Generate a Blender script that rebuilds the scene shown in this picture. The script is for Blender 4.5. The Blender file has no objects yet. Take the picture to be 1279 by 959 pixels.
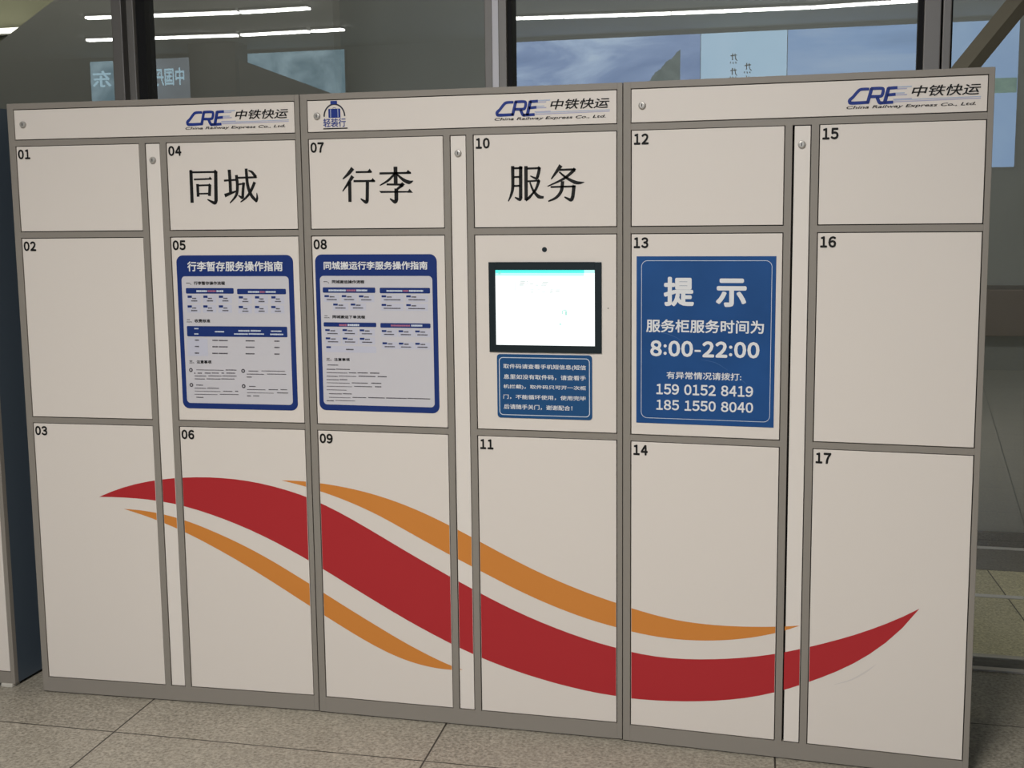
import bpy, bmesh, math, random
from mathutils import Vector, Matrix
random.seed(7)
SC = bpy.context.scene
COL = SC.collection
PI = math.pi

# ------------------------------------------------------------ camera, light, exposure
cam_d = bpy.data.cameras.new('camera')
cam = bpy.data.objects.new('camera', cam_d)
COL.objects.link(cam)
R_ = Vector((0.96870495, 0.24796317, -0.01117949))
U_ = Vector((-0.02235183, 0.13200016, 0.99099765))
W_ = Vector((-0.24720662, 0.95973445, -0.13341164))
M = Matrix((R_, U_, -W_)).transposed().to_4x4()
M.translation = Vector((2.57052482, -3.61403827, 1.58505698))
cam.matrix_world = M
cam_d.sensor_width = 36.0
cam_d.lens = 36.0 * 1576.468 / 1279.0
cam_d.clip_start = 0.05
cam_d.clip_end = 200
SC.camera = cam

world = bpy.data.worlds.new('world')
SC.world = world
world.use_nodes = True
world.node_tree.nodes['Background'].inputs[0].default_value = (0.9, 0.95, 1.0, 1)
world.node_tree.nodes['Background'].inputs[1].default_value = 0.05

SC.view_settings.view_transform = 'Standard'
SC.view_settings.look = 'None'
SC.view_settings.gamma = 1.0
SC.view_settings.use_curve_mapping = False
SC.view_settings.exposure = 0.0


def area_light(name, loc, size, size_y, power, color=(1.0, 0.93, 0.84), rot=(0, 0, 0)):
    d = bpy.data.lights.new(name, 'AREA')
    d.shape = 'RECTANGLE'
    d.size = size
    d.size_y = size_y
    d.energy = power
    d.color = color
    o = bpy.data.objects.new(name, d)
    COL.objects.link(o)
    o.location = loc
    o.rotation_euler = rot
    return o


# ceiling light panels of the hall, and one over the passage behind the glass
area_light('hall_ceiling_light', (1.55, -3.60, 3.33), 1.2, 0.35, 203, (1.0, 0.96, 0.90))
area_light('hall_ceiling_light', (1.45, -2.8, 3.33), 1.1, 0.3, 25, (1.0, 0.96, 0.90))
area_light('passage_light', (1.8, 1.5, 3.35), 9.0, 0.25, 42, (1.0, 0.96, 0.84))
area_light('stairwell_fill', (-1.8, 2.22, 3.3), 2.2, 0.3, 5.4, (1.0, 0.95, 0.72))  # unseen lamp added to light the olive wall behind the stair


# ------------------------------------------------------------ materials
def mat(name, color, rough=0.5, metal=0.0, spec=0.5, emit=None, strength=0.0, noise=None, bump=None):
    m = bpy.data.materials.new(name)
    m.use_nodes = True
    nt = m.node_tree
    b = nt.nodes['Principled BSDF']
    b.inputs['Base Color'].default_value = (*color, 1)
    b.inputs['Roughness'].default_value = rough
    b.inputs['Metallic'].default_value = metal
    b.inputs['Specular IOR Level'].default_value = spec
    if emit:
        b.inputs['Emission Color'].default_value = (*emit, 1)
        b.inputs['Emission Strength'].default_value = strength
    if noise or bump:
        tc = nt.nodes.new('ShaderNodeTexCoord')
        n = nt.nodes.new('ShaderNodeTexNoise')
        n.inputs['Scale'].default_value = (noise or bump)[0]
        n.inputs['Detail'].default_value = 4
        nt.links.new(tc.outputs['Object'], n.inputs['Vector'])
        if noise:
            r = nt.nodes.new('ShaderNodeValToRGB')
            a = noise[1]
            r.color_ramp.elements[0].position = 0.3
            r.color_ramp.elements[1].position = 0.7
            r.color_ramp.elements[0].color = (*[c * (1 - a) for c in color], 1)
            r.color_ramp.elements[1].color = (*[min(1, c * (1 + a)) for c in color], 1)
            nt.links.new(n.outputs['Fac'], r.inputs['Fac'])
            nt.links.new(r.outputs['Color'], b.inputs['Base Color'])
        if bump:
            bp = nt.nodes.new('ShaderNodeBump')
            bp.inputs['Strength'].default_value = bump[1]
            bp.inputs['Distance'].default_value = 0.001
            nt.links.new(n.outputs['Fac'], bp.inputs['Height'])
            nt.links.new(bp.outputs['Normal'], b.inputs['Normal'])
    return m


def floor_material(name, u0, v0, du, dv, k, base=(0.325, 0.298, 0.245)):
    m = bpy.data.materials.new(name)
    m.use_nodes = True
    nt = m.node_tree
    L = nt.links
    b = nt.nodes['Principled BSDF']
    tc = nt.nodes.new('ShaderNodeTexCoord')
    sep = nt.nodes.new('ShaderNodeSeparateXYZ')
    L.new(tc.outputs['Object'], sep.inputs[0])

    def math_(op, a, bb=None, c=None):
        n = nt.nodes.new('ShaderNodeMath')
        n.operation = op
        for i, v in enumerate((a, bb, c)):
            if v is None:
                continue
            if isinstance(v, (int, float)):
                n.inputs[i].default_value = v
            else:
                L.new(v, n.inputs[i])
        return n.outputs[0]
    x, y = sep.outputs['X'], sep.outputs['Y']
    u = math_('MULTIPLY_ADD', y, k[0], x)
    v = math_('MULTIPLY_ADD', x, k[1], y)

    def joint(w, o, d):
        f = math_('FRACT', math_('DIVIDE', math_('SUBTRACT', w, o - 40 * d), d))
        e = math_('MINIMUM', f, math_('SUBTRACT', 1.0, f))
        return math_('LESS_THAN', math_('MULTIPLY', e, d), 0.0028)
    j = math_('MAXIMUM', joint(u, u0, du), joint(v, v0, dv))
    # each slab has its own shade
    iu = math_('FLOOR', math_('DIVIDE', math_('SUBTRACT', u, u0 - 40 * du), du))
    iv = math_('FLOOR', math_('DIVIDE', math_('SUBTRACT', v, v0 - 40 * dv), dv))
    cmb = nt.nodes.new('ShaderNodeCombineXYZ')
    L.new(iu, cmb.inputs[0])
    L.new(iv, cmb.inputs[1])
    wn = nt.nodes.new('ShaderNodeTexWhiteNoise')
    L.new(cmb.outputs[0], wn.inputs['Vector'])
    # granite speckle: two sizes of grain
    n1 = nt.nodes.new('ShaderNodeTexNoise')
    n1.inputs['Scale'].default_value = 105
    n1.inputs['Detail'].default_value = 5
    n1.inputs['Roughness'].default_value = 0.75
    n2 = nt.nodes.new('ShaderNodeTexVoronoi')
    n2.inputs['Scale'].default_value = 80
    n3 = nt.nodes.new('ShaderNodeTexNoise')
    n3.inputs['Scale'].default_value = 3.5
    n3.inputs['Detail'].default_value = 3
    for n in (n1, n2, n3):
        L.new(tc.outputs['Object'], n.inputs['Vector'])
    r = nt.nodes.new('ShaderNodeValToRGB')
    e = r.color_ramp.elements
    e[0].position = 0.30
    e[0].color = (base[0] * .48, base[1] * .47, base[2] * .45, 1)
    e[1].position = 0.72
    e[1].color = (base[0] * 1.55, base[1] * 1.57, base[2] * 1.6, 1)
    q = r.color_ramp.elements.new(0.5)
    q.color = (*base, 1)
    g = math_('ADD', n1.outputs['Fac'], math_('MULTIPLY', math_('SUBTRACT', n2.outputs['Distance'], 0.45), 0.22))
    L.new(g, r.inputs['Fac'])
    val = math_('ADD', math_('MULTIPLY_ADD', wn.outputs['Value'], 0.10, 0.82), math_('MULTIPLY', n3.outputs['Fac'], 0.26))
    hs = nt.nodes.new('ShaderNodeHueSaturation')
    L.new(val, hs.inputs['Value'])
    L.new(r.outputs['Color'], hs.inputs['Color'])
    mx = nt.nodes.new('ShaderNodeMix')
    mx.data_type = 'RGBA'
    L.new(j, mx.inputs['Factor'])
    L.new(hs.outputs['Color'], mx.inputs['A'])
    mx.inputs['B'].default_value = (0.045, 0.038, 0.03, 1)
    L.new(mx.outputs['Result'], b.inputs['Base Color'])
    b.inputs['Roughness'].default_value = 0.42
    b.inputs['Specular IOR Level'].default_value = 0.35
    return m


def glass_material(name, tint, refl):
    m = bpy.data.materials.new(name)
    m.use_nodes = True
    nt = m.node_tree
    nt.nodes.clear()
    out = nt.nodes.new('ShaderNodeOutputMaterial')
    mix = nt.nodes.new('ShaderNodeMixShader')
    t = nt.nodes.new('ShaderNodeBsdfTransparent')
    g = nt.nodes.new('ShaderNodeBsdfGlossy')
    t.inputs['Color'].default_value = (*tint, 1)
    g.inputs['Roughness'].default_value = 0.0
    g.inputs['Color'].default_value = (0.95, 0.98, 1.0, 1)
    mix.inputs[0].default_value = refl
    nt.links.new(t.outputs[0], mix.inputs[1])
    nt.links.new(g.outputs[0], mix.inputs[2])
    nt.links.new(mix.outputs[0], out.inputs[0])
    return m


def picture_material(name, ramp, scale, strength, stretch=(1, 1, 1), detail=5):
    """a backlit printed picture: cloud-like noise through a colour ramp, glowing"""
    m = bpy.data.materials.new(name)
    m.use_nodes = True
    nt = m.node_tree
    b = nt.nodes['Principled BSDF']
    tc = nt.nodes.new('ShaderNodeTexCoord')
    mp = nt.nodes.new('ShaderNodeMapping')
    mp.inputs['Scale'].default_value = stretch
    mp.inputs['Rotation'].default_value = (0, 0.35, 0)
    n = nt.nodes.new('ShaderNodeTexNoise')
    n.inputs['Scale'].default_value = scale
    n.inputs['Detail'].default_value = detail
    n.inputs['Roughness'].default_value = 0.6
    n.inputs['Distortion'].default_value = 0.6
    r = nt.nodes.new('ShaderNodeValToRGB')
    els = r.color_ramp.elements
    els[0].position, els[0].color = ramp[0][0], (*ramp[0][1], 1)
    els[1].position, els[1].color = ramp[-1][0], (*ramp[-1][1], 1)
    for p, c in ramp[1:-1]:
        q = els.new(p)
        q.color = (*c, 1)
    nt.links.new(tc.outputs['Object'], mp.inputs['Vector'])
    nt.links.new(mp.outputs['Vector'], n.inputs['Vector'])
    nt.links.new(n.outputs['Fac'], r.inputs['Fac'])
    nt.links.new(r.outputs['Color'], b.inputs['Emission Color'])
    b.inputs['Emission Strength'].default_value = strength
    b.inputs['Base Color'].default_value = (0.05, 0.05, 0.05, 1)
    b.inputs['Roughness'].default_value = 0.6
    return m


DOOR = mat('cream_enamel', (0.725, 0.674, 0.626), 0.42, spec=0.35)
STRIP = mat('white_enamel', (0.76, 0.712, 0.665), 0.42, spec=0.35)
FRAME = mat('grey_enamel', (0.262, 0.240, 0.212), 0.5, spec=0.35)
BODY = mat('shade_tinted_steel', (0.075, 0.10, 0.13), 0.45, spec=0.35)  # grey steel: shade and blue reflection put into the base colour
GAP = mat('dark_gap', (0.012, 0.011, 0.010), 0.9)
INK = mat('black_vinyl', (0.010, 0.010, 0.010), 0.55, spec=0.2)
SOFT_INK = mat('grey_print', (0.075, 0.07, 0.085), 0.6)
RED_INK = mat('red_print', (0.30, 0.05, 0.07), 0.6)
WHITE_INK = mat('white_vinyl', (0.74, 0.75, 0.77), 0.5)
PALE_INK = mat('pale_vinyl', (0.60, 0.66, 0.76), 0.5)
LOGO_BLUE = mat('logo_blue', (0.018, 0.042, 0.24), 0.45, spec=0.2)
SPEED_A = mat('pale_blue_print', (0.40, 0.46, 0.60), 0.5)
SPEED_B = mat('lavender_print', (0.40, 0.40, 0.56), 0.5)
RED = mat('red_vinyl', (0.425, 0.024, 0.030), 0.4, spec=0.3)
ORANGE = mat('orange_vinyl', (0.63, 0.232, 0.042), 0.4, spec=0.4)
POSTER_BLUE = mat('poster_blue', (0.014, 0.036, 0.175), 0.4, spec=0.2)
POSTER_WHITE = mat('poster_white', (0.58, 0.57, 0.61), 0.5)
POSTER_CELL = mat('poster_cell', (0.54, 0.55, 0.65), 0.5)
PINK = mat('poster_pink', (0.40, 0.13, 0.22), 0.5)
SIGN_BLUE = mat('sign_blue', (0.016, 0.076, 0.245), 0.4, spec=0.18, noise=(6, 0.10))
NOTICE_BLUE = mat('notice_blue', (0.016, 0.078, 0.21), 0.4, spec=0.18)
BEZEL = mat('black_bezel', (0.008, 0.016, 0.020), 0.3)
DISPLAY = mat('display_white', (0.1, 0.1, 0.1), 0.4, emit=(0.93, 1.0, 1.0), strength=1.25)
DISPLAY_BAR = mat('display_cyan', (0.1, 0.1, 0.1), 0.4, emit=(0.02, 0.88, 0.80), strength=1.0)
DISPLAY_BAR2 = mat('display_pale_cyan', (0.1, 0.1, 0.1), 0.4, emit=(0.50, 0.97, 0.93), strength=1.0)
DISPLAY_MARK = mat('display_grey', (0.1, 0.1, 0.1), 0.4, emit=(0.60, 0.68, 0.66), strength=1.0)
DISPLAY_GREEN = mat('display_green', (0.1, 0.1, 0.1), 0.4, emit=(0.30, 0.72, 0.60), strength=1.0)
CHROME = mat('lock_steel', (0.46, 0.44, 0.41), 0.35, metal=0.35)
FOOT = mat('foot_plastic', (0.55, 0.53, 0.48), 0.6)
ALU = mat('mullion_aluminium', (0.25, 0.235, 0.22), 0.42, metal=0.25)
ALU_BRIGHT = mat('bright_metal_and_highlight', (0.88, 0.86, 0.90), 0.35)  # mullion highlight put into the colour; also the metal floor strips
GASKET = mat('black_gasket', (0.008, 0.008, 0.009), 0.8)
RAIL = mat('worn_rail_steel', (0.62, 0.58, 0.54), 0.5)
GROOVE_AND_SHADE = mat('groove_and_shade', (0.13, 0.12, 0.105), 0.5, noise=(60, .2))  # dark rail groove, and the painted wall-base shadow on the passage floor
BRACE_M = mat('olive_brown_paint', (0.215, 0.195, 0.145), 0.5, noise=(5, .08))
GLASS = glass_material('dark_glass', (0.70, 0.72, 0.70), 0.21)
FLOOR = floor_material('granite_floor', 0.402, -0.296, 1.0115, 0.62, (0.067, -0.015))
WALL = mat('wall_paint', (0.16, 0.16, 0.155), 0.7, noise=(1.2, .05))
WALL_BACK = mat('dark_cladding', (0.44, 0.465, 0.475), 0.6, noise=(0.9, .06))
BAND = mat('brown_grey_rail', (0.34, 0.285, 0.26), 0.5)
CEIL = mat('ceiling_paint', (0.25, 0.25, 0.24), 0.8)
OLIVE = mat('olive_wall_paint', (0.40, 0.40, 0.295), 0.7, noise=(2, .04))
STAIR_M = mat('dark_stair_panel', (0.36, 0.36, 0.345), 0.6, noise=(1.5, .06))
PILLAR_M = mat('dark_pillar', (0.04, 0.04, 0.04), 0.6)
LIGHT_TUBE = mat('light_diffuser', (0.8, 0.8, 0.8), 0.5, emit=(1.0, 0.97, 0.90), strength=14.0)
TUBE_WARM = mat('warm_tube', (0.8, 0.8, 0.8), 0.5, emit=(1.0, 0.97, 0.82), strength=3.5)
HOUSING = mat('light_housing', (0.2, 0.2, 0.2), 0.5)
SKY_PIC = picture_material('sky_picture', [(0.30, (0.10, 0.20, 0.46)), (0.48, (0.22, 0.34, 0.62)), (0.60, (0.45, 0.60, 0.85)), (0.75, (0.75, 0.90, 1.0))], 1.1, 2.3, (0.8, 1, 1.9))
SEA_PIC = picture_material('sea_picture', [(0.30, (0.20, 0.38, 0.72)), (0.5, (0.30, 0.52, 0.92)), (0.7, (0.48, 0.68, 1.0))], 1.0, 1.75, (0.5, 1, 3.0))
LAKE_PIC = picture_material('lake_picture', [(0.35, (0.30, 0.52, 0.90)), (0.65, (0.42, 0.66, 1.0))], 1.0, 1.7, (1, 1, 1))
GREEN_PIC = picture_material('green_bank_picture', [(0.35, (0.10, 0.26, 0.22)), (0.65, (0.26, 0.45, 0.36))], 9, 1.5)
TREE_PIC = picture_material('tree_picture', [(0.35, (0.05, 0.10, 0.11)), (0.65, (0.16, 0.22, 0.22))], 10, 1.5)
PALE_PIC = picture_material('pale_panel', [(0.35, (0.52, 0.80, 1.05)), (0.65, (0.60, 0.86, 1.1))], 1.5, 1.95)
GREY_PIC = picture_material('grey_panel', [(0.35, (0.22, 0.25, 0.28)), (0.65, (0.30, 0.35, 0.40))], 1.5, 1.5)
TEAL_PIC = picture_material('teal_panel', [(0.35, (0.12, 0.26, 0.34)), (0.65, (0.42, 0.62, 0.72))], 3.0, 1.5)
GLOW_INK = mat('lit_lettering', (0.3, 0.3, 0.3), 0.5, emit=(0.55, 0.85, 1.0), strength=1.8)
BRUSH_INK = mat('brush_lettering', (0.03, 0.03, 0.05), 0.6)


# ------------------------------------------------------------ mesh building
class MB:
    """collects geometry (several materials allowed) and links it as ONE mesh object"""

    def __init__(self):
        self.v, self.f, self.mi, self.mats = [], [], [], []

    def _m(self, m):
        if m not in self.mats:
            self.mats.append(m)
        return self.mats.index(m)

    def face(self, pts, m):
        k = len(self.v)
        self.v += [tuple(p) for p in pts]
        self.f.append(tuple(range(k, k + len(pts))))
        self.mi.append(self._m(m))

    def bm(self, b, m):
        k = len(self.v)
        b.verts.index_update()
        self.v += [tuple(v.co) for v in b.verts]
        for f in b.faces:
            self.f.append(tuple(k + v.index for v in f.verts))
            self.mi.append(self._m(m))
        b.free()

    def box(self, x0, x1, y0, y1, z0, z1, m, bevel=0.0, seg=2):
        b = bmesh.new()
        bmesh.ops.create_cube(b, size=1)
        for v in b.verts:
            v.co = Vector(((x0 + x1) / 2 + v.co.x * (x1 - x0), (y0 + y1) / 2 + v.co.y * (y1 - y0), (z0 + z1) / 2 + v.co.z * (z1 - z0)))
        if bevel:
            bmesh.ops.bevel(b, geom=list(b.edges), offset=bevel, segments=seg, affect='EDGES', profile=0.6)
        self.bm(b, m)

    # flat print on a front plane (facing -y)
    def rect(self, x0, x1, z0, z1, y, m):
        self.face([(x0, y, z0), (x1, y, z0), (x1, y, z1), (x0, y, z1)], m)

    def poly(self, pts, y, m):
        a = sum(p[0] * q[1] - q[0] * p[1] for p, q in zip(pts, pts[1:] + pts[:1]))
        if a < 0:
            pts = pts[::-1]
        self.face([(p[0], y, p[1]) for p in pts], m)

    def stroke(self, pts, ws, y, m):
        n = len(pts)
        if n > 2:            # smooth the curve through its points
            P, Q = [], []
            for i in range(n - 1):
                p0, p1, p2, p3 = pts[max(i - 1, 0)], pts[i], pts[i + 1], pts[min(i + 2, n - 1)]
                for s in range(6):
                    t = s / 6
                    P.append(tuple(0.5 * (2 * p1[c] + (p2[c] - p0[c]) * t + (2 * p0[c] - 5 * p1[c] + 4 * p2[c] - p3[c]) * t * t
                                          + (3 * p1[c] - p0[c] - 3 * p2[c] + p3[c]) * t ** 3) for c in (0, 1)))
                    Q.append(ws[i] + (ws[i + 1] - ws[i]) * t)
            pts, ws = P + [tuple(pts[-1])], Q + [ws[-1]]
            n = len(pts)
        L, Rr = [], []
        for i in range(n):
            a, b = pts[max(i - 1, 0)], pts[min(i + 1, n - 1)]
            dx, dz = b[0] - a[0], b[1] - a[1]
            l = math.hypot(dx, dz) or 1
            nx, nz = -dz / l * ws[i] / 2, dx / l * ws[i] / 2
            L.append((pts[i][0] + nx, pts[i][1] + nz))
            Rr.append((pts[i][0] - nx, pts[i][1] - nz))
        for i in range(n - 1):
            self.poly([Rr[i], Rr[i + 1], L[i + 1], L[i]], y, m)

    def strokes(self, items, y, m, dx=0.0, dz=0.0):
        for pts, ws in items:
            pts = [(p[0] + dx, p[1] + dz) for p in pts]
            if ws is None:
                self.poly(pts, y, m)
            else:
                self.stroke(pts, ws, y, m)

    def rrect(self, x0, x1, z0, z1, r, y, m, y_back=None, seg=6):
        pts = []
        for cx, cz, a0 in ((x1 - r, z0 + r, -90), (x1 - r, z1 - r, 0), (x0 + r, z1 - r, 90), (x0 + r, z0 + r, 180)):
            for s in range(seg + 1):
                a = math.radians(a0 + 90 * s / seg)
                pts.append((cx + r * math.cos(a), cz + r * math.sin(a)))
        self.poly(pts, y, m)
        if y_back is not None:
            for p, q in zip(pts, pts[1:] + pts[:1]):
                self.face([(p[0], y, p[1]), (p[0], y_back, p[1]), (q[0], y_back, q[1]), (q[0], y, q[1])], m)

    def outline(self, x0, x1, z0, z1, r, w, y, m, seg=6):
        def ring(o):
            pts = []
            for cx, cz, a0 in ((x1 - r, z0 + r, -90), (x1 - r, z1 - r, 0), (x0 + r, z1 - r, 90), (x0 + r, z0 + r, 180)):
                for s in range(seg + 1):
                    a = math.radians(a0 + 90 * s / seg)
                    pts.append((cx + (r - o) * math.cos(a), cz + (r - o) * math.sin(a)))
            return pts
        A, B = ring(0), ring(w)
        n = len(A)
        for i in range(n):
            self.poly([A[i], A[(i + 1) % n], B[(i + 1) % n], B[i]], y, m)

    def disc(self, cx, cz, r, y, m, n=16):
        self.poly([(cx + r * math.cos(2 * PI * i / n), cz + r * math.sin(2 * PI * i / n)) for i in range(n)], y, m)

    def lathe(self, cx, cz, prof, m, n=20, cap=True):
        """profile of (radius, y) turned about the y axis through (cx, cz); the last ring is capped"""
        rings = []
        for r, y in prof:
            k = len(self.v)
            self.v += [(cx + r * math.cos(2 * PI * i / n), y, cz + r * math.sin(2 * PI * i / n)) for i in range(n)]
            rings.append(k)
        mi = self._m(m)
        for a, b in zip(rings, rings[1:]):
            for i in range(n):
                j = (i + 1) % n
                self.f.append((a + i, a + j, b + j, b + i))
                self.mi.append(mi)
        if cap:
            self.f.append(tuple(rings[-1] + i for i in range(n)))
            self.mi.append(mi)

    def text(self, body, box, y, m, bold=0.0, shear=0.0, res=3):
        """lettering fitted exactly into box = (x0, x1, z0, z1); bold thickens it by overlaid shifted copies"""
        c = bpy.data.curves.new('lettering', 'FONT')
        c.body = body
        c.shear = shear
        c.resolution_u = res
        o = bpy.data.objects.new('lettering', c)
        COL.objects.link(o)
        dg = bpy.context.evaluated_depsgraph_get()
        me = bpy.data.meshes.new_from_object(o.evaluated_get(dg))
        xs = [v.co.x for v in me.vertices]
        ys = [v.co.y for v in me.vertices]
        ax, bx, ay, by = min(xs), max(xs), min(ys), max(ys)
        x0, x1, z0, z1 = box
        d = bold * 1.0
        ax, bx, ay, by = ax - d, bx + d, ay - d, by + d
        mi = self._m(m)
        shifts = [(0, 0)] if d == 0 else [(d * math.cos(PI * q / 4), d * math.sin(PI * q / 4)) for q in range(8)]
        for q, (sx, sy) in enumerate(shifts):
            k = len(self.v)
            for v in me.vertices:
                self.v.append((x0 + (v.co.x + sx - ax) / (bx - ax) * (x1 - x0), y - q * 0.00003, z0 + (v.co.y + sy - ay) / max(by - ay, 1e-6) * (z1 - z0)))
            for p in me.polygons:
                self.f.append(tuple(k + i for i in p.vertices))
                self.mi.append(mi)
        bpy.data.objects.remove(o)
        bpy.data.curves.remove(c)
        bpy.data.meshes.remove(me)

    def digits(self, body, box, y, m, bold=0.0):
        """figures set one by one in the wide CJK cut, each fitted into its own cell"""
        WID = {' ': 0.55, ':': 0.42, '-': 0.62}
        x0, x1, z0, z1 = box
        tot = sum(WID.get(ch, 1.0) for ch in body)
        u = (x1 - x0) / tot
        x = x0
        h = z1 - z0
        for ch in body:
            w = WID.get(ch, 1.0) * u
            if ch.isdigit():
                f = (0.10, 0.92) if ch == '1' else (0.045, 0.955)
                self.text(chr(ord(ch) - 48 + 0xFF10), (x + w * f[0], x + w * f[1], z0, z1), y, m, bold)
            elif ch == ':':
                for f in (0.16, 0.62):
                    r = h * 0.10
                    self.disc(x + w / 2, z0 + h * f + r * .4, r, y, m, 14)
            elif ch == '-':
                self.rect(x + w * 0.12, x + w * 0.88, z0 + h * 0.33, z0 + h * 0.45, y, m)
            x += w

    def build(self, name, parent=None, label=None, smooth=False):
        me = bpy.data.meshes.new(name)
        me.from_pydata(self.v, [], self.f)
        for m in self.mats:
            me.materials.append(m)
        me.polygons.foreach_set('material_index', self.mi)
        if smooth:
            me.polygons.foreach_set('use_smooth', [True] * len(self.f))
        me.update()
        o = bpy.data.objects.new(name, me)
        COL.objects.link(o)
        if parent:
            o.parent = parent
        if label:
            o['label'] = label
        return o


def thing(name, label, cat, loc=(0, 0, 0), rz=0.0, group=None):
    o = bpy.data.objects.new(name, None)
    COL.objects.link(o)
    o.location = loc
    o.rotation_euler = (0, 0, rz)
    o.empty_display_size = 0.1
    o['label'] = label
    o['category'] = cat
    if group:
        o['group'] = group
    return o


def tag(o, label, cat, group=None):
    o['label'] = label
    o['category'] = cat
    if group:
        o['group'] = group
    return o


def struct(name, mb):
    o = mb.build(name)
    o['kind'] = 'structure'
    return o


# ------------------------------------------------------------ measured shapes (metres on each cabinet's front)
STRIPES = {'orange_high': ([0.8838, 2.4912],
                 [0.7578, 0.7582, 0.7578, 0.7569, 0.7553, 0.7532, 0.7505, 0.7472, 0.7433, 0.7388, 0.7336, 0.7277, 0.7211, 0.7138, 0.7057, 0.6969, 0.6874, 0.6772, 0.6663, 0.6547,
                  0.6427, 0.6303, 0.6176, 0.6046, 0.5914, 0.5782, 0.5651, 0.5523, 0.5397, 0.5275, 0.5156, 0.5043, 0.4934, 0.483, 0.4731, 0.4637, 0.4548, 0.4464, 0.4384, 0.431,
                  0.4241, 0.4176, 0.4114, 0.4056, 0.4004, 0.396, 0.3925, 0.3899, 0.3882, 0.3873, 0.387, 0.3873, 0.3881, 0.3894, 0.3911, 0.3932, 0.3958, 0.3988, 0.4025, 0.4067],
                 [0.7578, 0.7525, 0.7467, 0.7403, 0.7335, 0.7262, 0.7183, 0.7098, 0.7008, 0.691, 0.6806, 0.6693, 0.6573, 0.6444, 0.631, 0.6174, 0.6038, 0.5902, 0.5767, 0.5633,
                  0.5503, 0.5374, 0.5247, 0.512, 0.4995, 0.4869, 0.4744, 0.4622, 0.4504, 0.4391, 0.4282, 0.4179, 0.408, 0.3987, 0.3899, 0.3817, 0.374, 0.367, 0.3607, 0.3551,
                  0.3501, 0.3457, 0.3418, 0.3386, 0.3362, 0.3346, 0.334, 0.3343, 0.3354, 0.3373, 0.34, 0.3435, 0.3477, 0.3529, 0.3589, 0.366, 0.3742, 0.3836, 0.3944, 0.4067]),
 'orange_low': ([0.3329, 1.4708],
                [0.6452, 0.6447, 0.6438, 0.6426, 0.6408, 0.6387, 0.636, 0.6329, 0.6292, 0.6251, 0.6205, 0.6154, 0.6098, 0.6037, 0.5972, 0.5904, 0.5832, 0.5759, 0.5683, 0.5605,
                 0.5524, 0.5441, 0.5355, 0.5265, 0.5172, 0.5076, 0.4977, 0.4876, 0.4771, 0.4665, 0.4556, 0.4447, 0.4339, 0.423, 0.4123, 0.4015, 0.3908, 0.3801, 0.3694, 0.3588,
                 0.3482, 0.3378, 0.3274, 0.3172, 0.3069, 0.2968, 0.2866, 0.2765, 0.2667, 0.2571, 0.2478, 0.2389, 0.2302, 0.2218, 0.2138, 0.206, 0.1987, 0.1921, 0.1863, 0.1813],
                [0.6452, 0.6402, 0.635, 0.6296, 0.624, 0.6181, 0.6118, 0.6053, 0.5984, 0.5912, 0.5837, 0.5758, 0.5676, 0.559, 0.5502, 0.541, 0.5317, 0.5222, 0.5124, 0.5026, 0.4925,
                 0.4823, 0.4718, 0.4612, 0.4503, 0.4394, 0.4283, 0.4171, 0.4057, 0.3943, 0.3828, 0.3715, 0.3602, 0.3492, 0.3383, 0.3275, 0.3168, 0.3062, 0.2957, 0.2852, 0.2749,
                 0.2649, 0.2552, 0.2458, 0.2368, 0.2283, 0.2202, 0.2128, 0.206, 0.2, 0.1947, 0.1902, 0.1863, 0.1832, 0.1808, 0.1792, 0.1784, 0.1785, 0.1794, 0.1813]),
 'red': ([0.2471, 2.8155],
         [0.6823, 0.7007, 0.7162, 0.7288, 0.7387, 0.7465, 0.7523, 0.7564, 0.7589, 0.7598, 0.7591, 0.7566, 0.7521, 0.7456, 0.7372, 0.7268, 0.7144, 0.6996, 0.6826, 0.6634, 0.6424,
          0.6201, 0.5972, 0.5739, 0.5508, 0.5282, 0.5059, 0.484, 0.4625, 0.4416, 0.4212, 0.4017, 0.3835, 0.3665, 0.3508, 0.3363, 0.3229, 0.3108, 0.3001, 0.2911, 0.2838, 0.2784,
          0.275, 0.2741, 0.2755, 0.2787, 0.2834, 0.2894, 0.2967, 0.3056, 0.3163, 0.3288, 0.3428, 0.358, 0.3743, 0.3919, 0.4113, 0.4328, 0.4566, 0.4836],
         [0.6823, 0.6831, 0.683, 0.6818, 0.6794, 0.6752, 0.6691, 0.6608, 0.6504, 0.6382, 0.6246, 0.6096, 0.5932, 0.5752, 0.5557, 0.5348, 0.5129, 0.4905, 0.4675, 0.4439, 0.4202,
          0.3967, 0.3735, 0.3506, 0.3286, 0.3075, 0.2873, 0.2681, 0.25, 0.2333, 0.218, 0.2042, 0.192, 0.1808, 0.1709, 0.162, 0.1543, 0.1476, 0.1423, 0.1388, 0.1371, 0.137, 0.1385,
          0.1411, 0.1449, 0.1498, 0.156, 0.1638, 0.1735, 0.1855, 0.2001, 0.2172, 0.2367, 0.2579, 0.2811, 0.3078, 0.3395, 0.3776, 0.4242, 0.4836])}
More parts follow.
